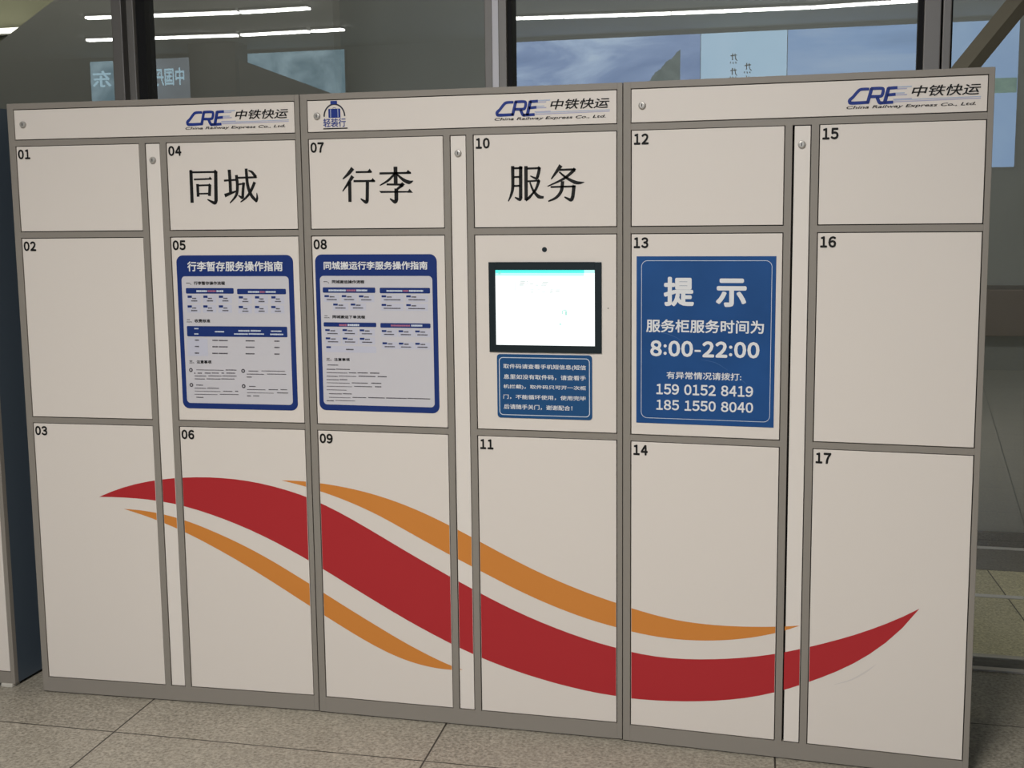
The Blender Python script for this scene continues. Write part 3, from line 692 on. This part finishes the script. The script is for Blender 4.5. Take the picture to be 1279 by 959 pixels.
def mullion(n, x0, a, c, d, e, x_gl0, x_gl1, bright=False):
    """two aluminium covers a..b and c..d with a joint between, black gaskets on both sides"""
    m = MB()
    m.box(x0, a, 0.865, 0.985, 0.0, CEIL_Z, ALU, 0.003)
    m.box(a, c, 0.872 if bright else 0.90, 0.985, 0.0, CEIL_Z, ALU_BRIGHT if bright else GASKET)  # white strip paints the aluminium highlight on the middle mullion
    m.box(c, d, 0.865, 0.985, 0.0, CEIL_Z, ALU, 0.003)
    if x_gl0 < x0:
        m.box(x_gl0, x0, 0.885, 0.955, 0.0, CEIL_Z, GASKET)
    m.box(d, e, 0.885, 0.955, 0.0, CEIL_Z, GASKET)
    return struct('trim_%d' % n, m)


mullion(1, -0.165, -0.121, -0.100, -0.070, -0.032, -0.165, 0)
mullion(2, 1.329, 1.356, 1.380, 1.410, 1.425, 1.329, 0, True)
mullion(3, 2.831, 2.884, 2.890, 2.916, 2.922, 2.8135, 0)
mullion(4, 4.345, 4.385, 4.397, 4.425, 4.44, 4.33, 0)
mullion(8, -1.67, -1.63, -1.61, -1.58, -1.57, -1.69, 0)
for n, (x0, x1) in enumerate(((-9, -1.67), (-1.575, -0.165), (-0.034, 1.329), (1.424, 2.8135), (2.921, 4.333), (4.438, 10))):
    b = MB()
    b.face([(x0, YG, 0.0), (x1, YG, 0.0), (x1, YG, CEIL_Z), (x0, YG, CEIL_Z)], GLASS)
    struct('window_%d' % (n + 1), b)

# beyond the glass at the left: a flight of stairs seen from the side, a lit olive wall behind it
b = MB()
pts = [(-4.2, 0.775), (-1.3397, 2.42), (0.38, 3.409), (0.38, 0.0), (-4.2, 0.0)]
for y, r in ((1.78, 1), (1.86, -1)):
    b.face([(p[0], y, p[1]) for p in pts[::r]], STAIR_M)
for p, q in zip(pts, pts[1:] + pts[:1]):
    b.face([(p[0], 1.78, p[1]), (q[0], 1.78, q[1]), (q[0], 1.86, q[1]), (p[0], 1.86, p[1])], STAIR_M)
struct('wall_stair', b)
b = MB(); b.box(-5, -0.25, 2.5, 2.57, 0, CEIL_Z, OLIVE); struct('wall_stairwell', b)
t = thing('wall_lamp', 'warm white tube lamp on the olive wall behind the dark stair panel', 'lamp', (-2.55, 2.5, 2.585))
b = MB(); b.box(-0.9, 0.9, -0.05, 0.0, -0.02, 0.02, HOUSING, 0.004); b.build('housing', t)
b = MB(); b.box(-0.9, 0.905, -0.085, -0.05, -0.012, 0.012, TUBE_WARM, 0.005); b.build('tube', t)

# diagonal brace, a square tube turned on its edge, foot on the floor behind the cabinets
b = MB()
ax = Vector((0.615, 0, 0.7885))
n1 = Vector((0.7885, 0, -0.615))
cy = Vector((0, 1, 0))
foot = Vector((2.967, 0.80, 2.06))
s0, s1 = -2.60, 1.69
sec = []
sd = 0.052
th = math.radians(39)
f1 = n1 * math.cos(th) - cy * math.sin(th)
f2 = n1 * math.sin(th) + cy * math.cos(th)
o0 = -n1 * 0.028 - cy * 0.0
for a_, c_ in ((0, 0), (1, 0), (1, 1), (0, 1)):
    sec.append(o0 + f1 * (sd * a_) + f2 * (sd * c_))
A = [foot + ax * s0 + p for p in sec]
Bq = [foot + ax * s1 + p for p in sec]
for P_, zc in ((A, 0.004), (Bq, CEIL_Z - 0.002)):
    for i, p in enumerate(P_):
        P_[i] = p + ax * ((zc - p.z) / ax.z)
for i in range(4):
    j = (i + 1) % 4
    b.face([A[i], A[j], Bq[j], Bq[i]], BRACE_M)
b.face(A[::-1], BRACE_M)
b.face(Bq, BRACE_M)
tag(b.build('diagonal_brace'), 'olive brown square steel tube slanting up behind the top right cabinet corner', 'brace')

# ------------------------------------------------------------ things across the hall that the glass mirrors
for i, (p, q) in enumerate(STRIPS):
    c = ((p[0] + q[0]) / 2, (p[1] + q[1]) / 2, CEIL_Z - 0.003)
    L_ = math.dist(p, q)
    t = thing('linear_ceiling_light', 'long thin white ceiling light mirrored in the glass above the cabinets', 'ceiling light', c,
              math.atan2(q[1] - p[1], q[0] - p[0]), 'ceiling lights mirrored in the glass')
    b = MB(); b.box(-L_ / 2, L_ / 2, -0.06, 0.06, -0.02, 0.0, HOUSING, 0.003); b.build('housing', t)
    b = MB(); b.box(-L_ / 2, L_ / 2, -0.036, 0.036, -0.04, -0.02, LIGHT_TUBE, 0.006); b.build('diffuser', t)


def lightbox(name, label, x0, x1, z0, z1, pic, y=-7.66):
    """a flat backlit box on the hall's front wall, its face towards the cabinets (+y)"""
    t = thing(name, label, 'light box', ((x0 + x1) / 2, -7.748, z0))
    m = MB(); m.box(x0 - (x0 + x1) / 2, x1 - (x0 + x1) / 2, 0.0, 0.075, 0.0, z1 - z0, HOUSING, 0.004); m.build('box', t)
    m = MB(); m.box(x0 - (x0 + x1) / 2 + 0.001, x1 - (x0 + x1) / 2 - 0.001, 0.072, 0.088, 0.001, z1 - z0 - 0.001, pic); m.build('picture', t)
    return t


def back_face(o):
    """turn flat print made for a -y face round to a +y face"""
    for v in o.data.vertices:
        v.co.x, v.co.y = -v.co.x, -v.co.y


T = lightbox('sky_light_box', 'blue cloudy sky picture mirrored in the glass left of the pale panel', -0.79, 1.19, 2.02, 3.36, SKY_PIC)
m = MB()
pts = []
for i in range(40):
    a = i / 39
    x = 0.99 - 0.38 * a
    h = 2.83 + 0.38 * (1 - a) ** 0.8 + 0.008 * math.sin(21 * a) + 0.004 * math.sin(67 * a + 1)
    pts.append((x - 0.2, h - 2.02))
m.face([(-0.0 + p[0] + 0.0, 0.092, p[1]) for p in [(0.79, 0.01)] + pts + [(pts[-1][0], 0.01)]][::-1], TREE_PIC)
m.build('tree_picture', T, 'dark green tree in the picture')
T = lightbox('pale_light_box', 'pale blue panel with a little brush lettering mirrored in the glass', 1.195, 2.045, 2.02, 3.36, PALE_PIC)
for cx, cz in ((1.525, 3.10), (1.525, 2.955), (1.665, 3.00), (1.665, 2.875)):
    m = MB()
    for pts, w in (([(-.035, .03), (.03, .036)], .010), ([(-.012, .055), (-.014, -.01)], .011), ([(.012, .052), (.018, 0), (.036, -.02)], .009),
                   ([(-.03, -.028), (-.036, -.045)], .011), ([(-.008, -.03), (-.004, -.047)], .010), ([(.016, -.03), (.024, -.046)], .011)):
        m.stroke([(-(cx + p[0] - 1.62), cz + p[1] - 2.02) for p in pts], [w] * len(pts), -0.091, BRUSH_INK)
    o = m.build('brush_character', T); back_face(o)
lightbox('sea_light_box', 'blue sea and sky picture mirrored in the glass right of the pale panel', 2.05, 3.36, 2.02, 3.36, SEA_PIC)
T = lightbox('lake_light_box', 'blue lake picture with a green bank mirrored beside the right cabinet', 3.565, 4.20, 1.98, 3.36, LAKE_PIC)
m = MB(); m.box(-0.311, 0.311, 0.086, 0.092, 0.70, 0.84, GREEN_PIC); m.build('green_bank', T, 'green bank in the picture')
T = lightbox('lettered_light_box', 'grey lit panel with pale mirrored characters left in the glass', -5.088, -4.454, 2.3, 3.36, GREY_PIC)
m = MB(); m.text('中国丹', (-0.215, 0.165, 0.76, 0.955), -0.092, GLOW_INK, 0.02); o = m.build('lettering', T); back_face(o)
T = lightbox('teal_light_box', 'narrow teal lit panel mirrored left of the first window bar', -5.74, -5.45, 2.3, 3.36, TEAL_PIC)
m = MB(); m.text('东', (-0.12, 0.12, 0.77, 0.955), -0.092, GLOW_INK, 0.02); o = m.build('lettering', T); back_face(o)
lightbox('pale_teal_light_box', 'pale teal lit panel cut off by a dark slope in the glass', -3.86, -2.64, 2.3, 3.37, TEAL_PIC)
# dark pillar and the side of an escalator in front of those panels
b = MB(); b.box(-4.14, -3.60, -7.3, -7.0, 0, CEIL_Z, PILLAR_M, 0.01); o = b.build('pillar'); o['kind'] = 'structure'
o.name = 'trim_pillar'
b = MB()
pts = [(-3.57, 3.226), (-2.38, 2.782), (0.9, 1.56), (0.9, 0.0), (-3.57, 0.0)]
for y, r in ((-7.10, -1), (-7.02, 1)):
    b.face([(p[0], y, p[1]) for p in pts[::-r]], PILLAR_M)
for p, q in zip(pts, pts[1:] + pts[:1]):
    b.face([(p[0], -7.10, p[1]), (q[0], -7.10, q[1]), (q[0], -7.02, q[1]), (p[0], -7.02, p[1])], PILLAR_M)
tag(b.build('escalator_side'), 'dark sloping escalator side mirrored in the glass over the left cabinets', 'escalator')

# ------------------------------------------------------------ the cabinets
W = 0.9874
WU = 0.9845                   # width of one cabinet, a hair less than its pitch
H = 1.95
DEPTH = 0.50
HX0, HX1 = 0.0235, 0.9674
AX0, AX1, NX0, NX1, CX0, CX1 = 0.0245, 0.4489, 0.4733, 0.5192, 0.5442, 0.9668
ROWS = ((0.0553, 0.9216), (0.9444, 1.5237), (1.5472, 1.8150))
NZ0, NZ1 = 0.0553, 1.8143
HZ0, HZ1 = 1.8375, 1.9295
G = 0.0026                    # the gap round each door
Y1, Y2, Y3, Y4 = 0.0010, 0.0006, 0.0002, -0.0002   # print layers above the door face at y = 0.0015
YD = 0.0015


def lock(parent, x, z, name='lock', label='small round steel lock'):
    m = MB()
    m.lathe(x, z, [(0.0105, YD), (0.0105, -0.003), (0.0088, -0.0065), (0.0066, -0.0070), (0.0060, -0.0058), (0.003, -0.0058)], CHROME, 20)
    m.box(x - 0.0011, x + 0.0011, -0.0064, -0.0056, z - 0.004, z + 0.004, GAP)
    return m.build(name, parent, label, smooth=False)


def stripe_parts(parent, xg0, xg1, z0, z1, off):
    """the part of each coloured stripe that lies on one door (xg along all three cabinets, off = cabinet origin)"""
    for key, m, nm, lb in (('red', RED, 'red_stripe', 'red curved stripe'), ('orange_low', ORANGE, 'orange_stripe', 'orange curved stripe below the red one'),
                           ('orange_high', ORANGE, 'orange_stripe', 'orange curved stripe above the red one')):
        (a, c), up, lo = STRIPES[key]
        n = len(up)
        s, e = max(a, xg0), min(c, xg1)
        if e - s < 0.002:
            continue

        def at(arr, x):
            t = (x - a) / (c - a) * (n - 1)
            i = min(int(t), n - 2)
            return arr[i] + (arr[i + 1] - arr[i]) * (t - i)
        xs = sorted({s, e} | {a + (c - a) * i / (n - 1) for i in range(n) if s < a + (c - a) * i / (n - 1) < e})
        mb = MB()
        k = 0
        for p, q in zip(xs, xs[1:]):
            pts = [(p - off, at(lo, p)), (q - off, at(lo, q)), (q - off, at(up, q)), (p - off, at(up, p))]
            if pts[3][1] - pts[0][1] < 1e-6:
                pts = pts[:3]
            elif pts[2][1] - pts[1][1] < 1e-6:
                pts = [pts[0], pts[1], pts[3]]
            mb.poly(pts, Y1, m)
        mb.build(nm, parent, lb)


def logo(parent, dx=0.0, dz=0.0):
    m = MB()
    m.strokes(LOGO, Y2, LOGO_BLUE, dx, dz)
    m.build('logo_mark', parent, 'dark blue train-nosed company mark')
    m = MB()
    for pts, k in SPEED:
        m.poly([(p[0] + dx, p[1] + dz) for p in pts], Y1, (SPEED_A, SPEED_B)[k])
    m.build('speed_line', parent, 'pale blue speed lines')
    m = MB()
    x0, x1, z0, z1 = HANZI_BOX
    m.text('中铁快运', (x0 + dx, x1 + dx, z0 + dz, z1 + dz), Y3, INK, 0.012, 0.22)
    x0, x1, z0, z1 = LATIN_BOX
    m.text('China Railway Express Co., Ltd.', (x0 + dx, x1 + dx, z0 + dz, z1 + dz), Y3, INK, 0.010, 0.25)
    m.build('company_lettering', parent, 'black slanted company name')


def poster(root, d, name, label):
    m = MB()
    x0, x1, z0, z1 = d['sheet']
    m.rrect(x0, x1, z0, z1, 0.022, 0.0006, POSTER_BLUE, YD)
    x0, x1, z0, z1 = d['inner']
    m.rrect(x0, x1, z0, z1, 0.012, 0.0002, POSTER_WHITE)
    for r in d['cells']:
        m.rect(*r, -0.0001, POSTER_CELL)
    for r in d['bars']:
        m.rrect(*r, 0.003, -0.0002, POSTER_BLUE, None, 3)
    for r in d['white']:
        dashes(m, r, -0.0005, PALE_INK)
    for r in d['pink']:
        dashes(m, r, -0.0005, PINK)
    for r in d['tags']:
        m.rect(*r, -0.0004, POSTER_BLUE)
    for i, r in enumerate(d['lines']):
        dashes(m, r, -0.0004, SOFT_INK)
    for x, z in d['dots']:
        m.disc(x, z, 0.0066, -0.0003, SOFT_INK)
        m.disc(x, z, 0.0026, -0.0005, POSTER_WHITE)
    o = m.build(name, root, label)
    m = MB(); m.text(HEADING[name], d['title'], -0.0004, WHITE_INK, 0.024); m.build('heading', o, 'bold white heading')
    for s, r in d['heads']:
        m = MB(); m.text(s, r, -0.0004, INK, 0.030); m.build('section_heading', o, 'black section heading')
    return o


def dashes(m, r, y, mt):
    """a line of print too small to read: a run of short marks with the gaps of characters"""
    x0, x1, z0, z1 = r
    h = z1 - z0
    x = x0
    while x < x1 - 1e-5:
        w = min(h * random.uniform(0.75, 1.0), x1 - x)
        k = random.uniform(0, 0.18) * h
        m.rect(x, x + w * 0.90, z0 + h * 0.03 + k * .5, z1 - h * 0.03 - k * .5, y, mt)
        x += w


HEADING = {'storage_guide_poster': '行李暂存服务操作指南', 'delivery_guide_poster': '同城搬运行李服务操作指南'}


def door(root, x0, x1, z0, z1, number=None, name='door', label=None, material=None):
    m = MB()
    m.box(x0, x1, YD, 0.018, z0, z1, material or DOOR, 0.0012)
    o = m.build(name, root, label)
    if number:
        n = MB()
        n.digits(number, (x0 + 0.0040, x0 + 0.0500, z1 - 0.0395, z1 - 0.0085), Y3, INK, 0.042)
        n.build('number', o, 'black door number ' + number)
    return o


def cabinet(label, loc, rz, off, numbers, screen=False, foot=0.004, doors_have_stripe=True):
    root = thing('locker_cabinet', label, 'locker', loc, rz, None)
    # body: sides, back, top, floor, with a dark inside behind the door gaps
    m = MB()
    m.box(0, 0.012, 0.02, DEPTH, foot, H - 0.0005, BODY)
    m.box(WU - 0.012, WU, 0.02, DEPTH, foot, H - 0.0005, FRAME if off is not None else BODY)
    m.box(0.012, WU - 0.012, DEPTH - 0.012, DEPTH, foot, H - 0.0005, BODY)
    m.box(0.012, WU - 0.012, 0.02, DEPTH - 0.012, H - 0.014, H - 0.0005, FRAME)
    m.box(0.012, WU - 0.012, 0.02, DEPTH - 0.012, foot, foot + 0.014, FRAME)
    m.box(0.012, WU - 0.012, 0.022, 0.030, foot + 0.014, H - 0.014, GAP)
    m.build('body', root, 'sheet steel body')
    # front frame: posts full height, rails between
    m = MB()
    bv = 0.0012
    m.box(0, AX0 - G, 0, 0.021, foot, H, FRAME, bv)
    m.box(CX1 + G, WU, 0, 0.021, foot, H, FRAME, bv)
    m.box(AX0 - G, CX1 + G, 0.0, 0.021, foot, NZ0 - G, FRAME)
    m.box(AX0 - G, CX1 + G, 0.0, 0.021, HZ1 + G, H, FRAME)
    m.box(AX0 - G, CX1 + G, 0.0, 0.021, NZ1 + G, HZ0 - G, FRAME)
    m.box(AX1 + G, NX0 - G, 0.0, 0.021, NZ0 - G, NZ1 + G, FRAME)
    m.box(NX1 + G, CX0 - G, 0.0, 0.021, NZ0 - G, NZ1 + G, FRAME)
    for (z0, z1), (y0, y1) in zip(ROWS, ROWS[1:]):
        m.box(AX0 - G, AX1 + G, 0.0, 0.021, z1 + G, y0 - G, FRAME)
        m.box(CX0 - G, CX1 + G, 0.0, 0.021, z1 + G, y0 - G, FRAME)
    m.build('frame', root, 'grey steel front frame')
    for x in (0.03, WU - 0.03):
        for y in (0.035 if off is not None else 0.016, DEPTH - 0.04):
            b_ = MB()
            b_.box(x - 0.022, x + 0.022, y - 0.022, y + 0.022, 0.0, foot + 0.001, FOOT, min(0.003, foot * 0.4))
            b_.build('foot', root)
    # header flap
    m = MB(); m.box(HX0, HX1, YD, 0.018, HZ0, HZ1, DOOR, 0.0012)
    hd = m.build('header_panel', root)
    lock(hd, 0.0545, 1.884)
    logo(hd, LOGO_SHIFT.get(off, 0.0) if off is not None else 0.0)
    # doors
    out = {}
    for col, (x0, x1) in enumerate(((AX0, AX1), (CX0, CX1))):
        for row, (z0, z1) in enumerate(ROWS):
            num = numbers[col][row]
            if num == 'screen':
                d = door(root, x0, x1, z0, z1, None, 'screen_panel')
            else:
                d = door(root, x0, x1, z0, z1, num)
            out[(col, row)] = d
            if row == 0 and off is not None:
                stripe_parts(d, off + x0 + 0.001, off + x1 - 0.001, z0, z1, off)
    n = door(root, NX0 + (0.0032 if off == 2 * W else 0.0), NX1, NZ0, NZ1, None, 'narrow_panel', 'narrow white panel between the door columns', STRIP)
    lock(n, 0.4962, 1.764)
    if off is not None:
        stripe_parts(n, off + NX0 + 0.001, off + NX1 - 0.001, NZ0, NZ1, off)
    return root, out, hd, n


LOGO_SHIFT = {0.0: -0.0020, W: -0.0035, 2 * W: 0.0}

for L_ in (LOGO, TONG, XING, FU):
    for pts, ws in L_:
        if ws:
            ws[:] = [w * 1.2 for w in ws]

# left cabinet: doors 01 to 06
root, D, hd, n = cabinet('white steel locker cabinet with doors 01 to 06 and the storage guide poster', (0.0, -0.0419, 0), math.radians(2.583), 0.0,
                         (('03', '02', '01'), ('06', '05', '04')))
m = MB(); m.strokes(TONG, Y2, INK); m.build('lettering', D[(1, 2)], 'large black brush characters')
poster(root, POSTER_A, 'storage_guide_poster', 'blue-edged poster of luggage storage steps')

# middle cabinet: doors 07 to 11 and the screen
root, D, hd, n = cabinet('white steel locker cabinet with a lit touch screen, doors 07 to 11', (W, 0.0, 0), 0.0, W,
                         (('09', '08', '07'), ('11', 'screen', '10')))
m = MB(); m.strokes(XING, Y2, INK); m.build('lettering', D[(0, 2)], 'large black brush characters')
m = MB(); m.strokes(FU, Y2, INK); m.build('lettering', D[(1, 2)], 'large black brush characters')
poster(root, POSTER_B, 'delivery_guide_poster', 'blue-edged poster of city delivery steps')
# luggage emblem on the header flap
m = MB()
ax0, ax1, az, atop = BAG['arc']
cx, rx, rz_ = (ax0 + ax1) / 2, (ax1 - ax0) / 2, atop - az
arc = [(cx + rx * math.cos(math.radians(a)), az + rz_ * math.sin(math.radians(a))) for a in range(180, -1, -12)]
m.stroke(arc, [0.0045] * len(arc), Y2, mat('emblem_black', (0.014, 0.014, 0.03), 0.5))
m.rrect(*BAG['cap'], 0.002, Y3, LOGO_BLUE)
x0, x1, z0, z1 = BAG['case']
m.rrect(x0, x1, z0, z1, 0.002, Y2, LOGO_BLUE)
for f in (0.19, 0.80):
    m.rect(x0 + (x1 - x0) * f - 0.0011, x0 + (x1 - x0) * f + 0.0011, z0 + 0.001, z1 - 0.001, Y3, SPEED_A)
hx0, hx1, hz0, hz1 = BAG['handle']
m.outline(hx0, hx1, hz0 - 0.002, hz1, 0.0015, 0.0012, Y2, LOGO_BLUE, 3)
m.text('轻装行', BAG['text'], Y2, LOGO_BLUE, 0.012)
lx0, lx1, lz0, lz1 = BAG['line']
m.rect(lx0, lx1, lz0 + 0.001, lz1 - 0.001, Y2, INK)
m.build('luggage_emblem', hd, 'dark blue suitcase emblem with small lettering')
# screen panel: touch screen, camera hole, blue notice
m = MB()
x0, x1, z0, z1 = SCREEN['bezel']
sx0, sx1, sz0, sz1 = SCREEN['screen']
yb = -0.004
m.box(x0, sx0, yb, YD, z0, z1, BEZEL, 0.001)
m.box(sx1, x1, yb, YD, z0, z1, BEZEL, 0.001)
m.box(sx0, sx1, yb, YD, z0, sz0, BEZEL)
m.box(sx0, sx1, yb, YD, sz1, z1, BEZEL)
scr = m.build('touch_screen', root, 'black bezelled touch screen')
m = MB()
m.box(sx0, sx1, -0.0025, YD, sz0, sz1, DISPLAY)
m.rect(*SCREEN['bar'], -0.0030, DISPLAY_BAR)
m.rect(SCREEN['bar'][1], sx1, SCREEN['bar'][2], sz1, -0.0029, DISPLAY_BAR2)
m.rect(*SCREEN['bar2'], -0.0030, DISPLAY_BAR2)
for r in SCREEN['marks']:
    x0, x1, z0, z1 = r
    k = (z1 - z0) / 4.2
    if x1 - x0 < 0.004:
        m.rect(*r, -0.0030, DISPLAY_MARK)
        continue
    for q in range(3):
        if random.random() < 0.8:
            m.rect(x0 + (x1 - x0) * .1 * q, x1 - (x1 - x0) * 0.12 * (2 - q), z0 + q * 1.6 * k, z0 + q * 1.6 * k + k * 1.0, -0.0030, DISPLAY_MARK)
for r in SCREEN['green']:
    m.rect(*r, -0.0030, DISPLAY_GREEN)
m.build('display', scr, 'glowing white display with a cyan top bar')
m = MB()
m.lathe(0.7545, 1.481, [(0.0075, YD), (0.0075, 0.0005), (0.0062, 0.0005)], BEZEL, 20)
m.build('camera_lens', root, 'small black camera hole above the screen')
m = MB(); m.disc(0.9427, 1.3108, 0.0017, Y2, INK, 10); m.build('screw_hole', root, 'tiny dark hole beside the screen')
x0, x1, z0, z1 = NOTICE['sheet']
m = MB()
m.rrect(x0, x1, z0, z1, 0.010, -0.0005, NOTICE_BLUE, YD)
a0, a1, c0, c1 = NOTICE['border']
m.outline(a0, a1, c0, c1, 0.012, 0.0022, -0.0009, PALE_INK)
o = m.build('collection_code_notice', root, 'blue notice plate under the screen')
for s, r in NOTICE['text']:
    m = MB()
    m.text(s, r, -0.0010, WHITE_INK, 0.014)
    m.build('lettering', o, 'white printed lettering')

# right cabinet: doors 12 to 17
root, D, hd, n = cabinet('white steel locker cabinet with doors 12 to 17 and a large blue sign', (2 * W, -0.0045, 0), math.radians(-2.6386), 2 * W,
                         (('14', '13', '12'), ('17', '16', '15')))
x0, x1, z0, z1 = SIGN['sheet']
m = MB()
m.box(x0, x1, 0.0004, YD, z0, z1, SIGN_BLUE)
a0, a1, c0, c1 = SIGN['border']
m.outline(a0, a1, c0, c1, 0.018, 0.0014, 0.0001, PALE_INK)
o = m.build('opening_hours_sign', root, 'blue sign sheet with opening hours')
CREASE = mat('sign_crease', (0.05, 0.13, 0.31), 0.45, spec=0.2)
for pts in ([(0.0535, 1.2475), (0.1, 1.2452), (0.1386, 1.2366), (0.1678, 1.2226)], [(0.2269, 1.1673), (0.2686, 1.1591), (0.3027, 1.1386)],
            [(0.3367, 1.1152), (0.3460, 1.1090), (0.3555, 1.1005)]):
    m = MB()
    m.stroke(pts, [0.0006] + [0.0016] * (len(pts) - 2) + [0.0006], 0.0003, CREASE)
    m.build('crease', o, 'faint pale crease in the sheet')
SWOOSH = mat('pale_grey_print', (0.64, 0.60, 0.57), 0.45, spec=0.3)
m = MB()
m.stroke([(0.616, 0.2405), (0.6599, 0.258), (0.6988, 0.2844), (0.7287, 0.311)], [0.0008, 0.004, 0.005, 0.0008], Y1, SWOOSH)
m.build('grey_stripe', D[(1, 0)], 'faint grey streak under the red stripe')
for i, (s, r) in enumerate(SIGN['text']):
    m = MB()
    (m.digits if s[0].isdigit() else m.text)(s, r, 0.0, WHITE_INK, (0.034, 0.034, 0.020, 0.040, 0.014, 0.026, 0.026)[i])
    m.build('lettering', o, 'white printed lettering')

# the next bank of lockers to the left, only its right edge and side in the picture
cabinet('neighbouring locker cabinet whose grey edge and side tinted dark blue for shade show at the far left', (-0.118 - WU, -0.030, 0), 0.0, None,
        ((None, None, None), (None, None, None)), foot=0.012)
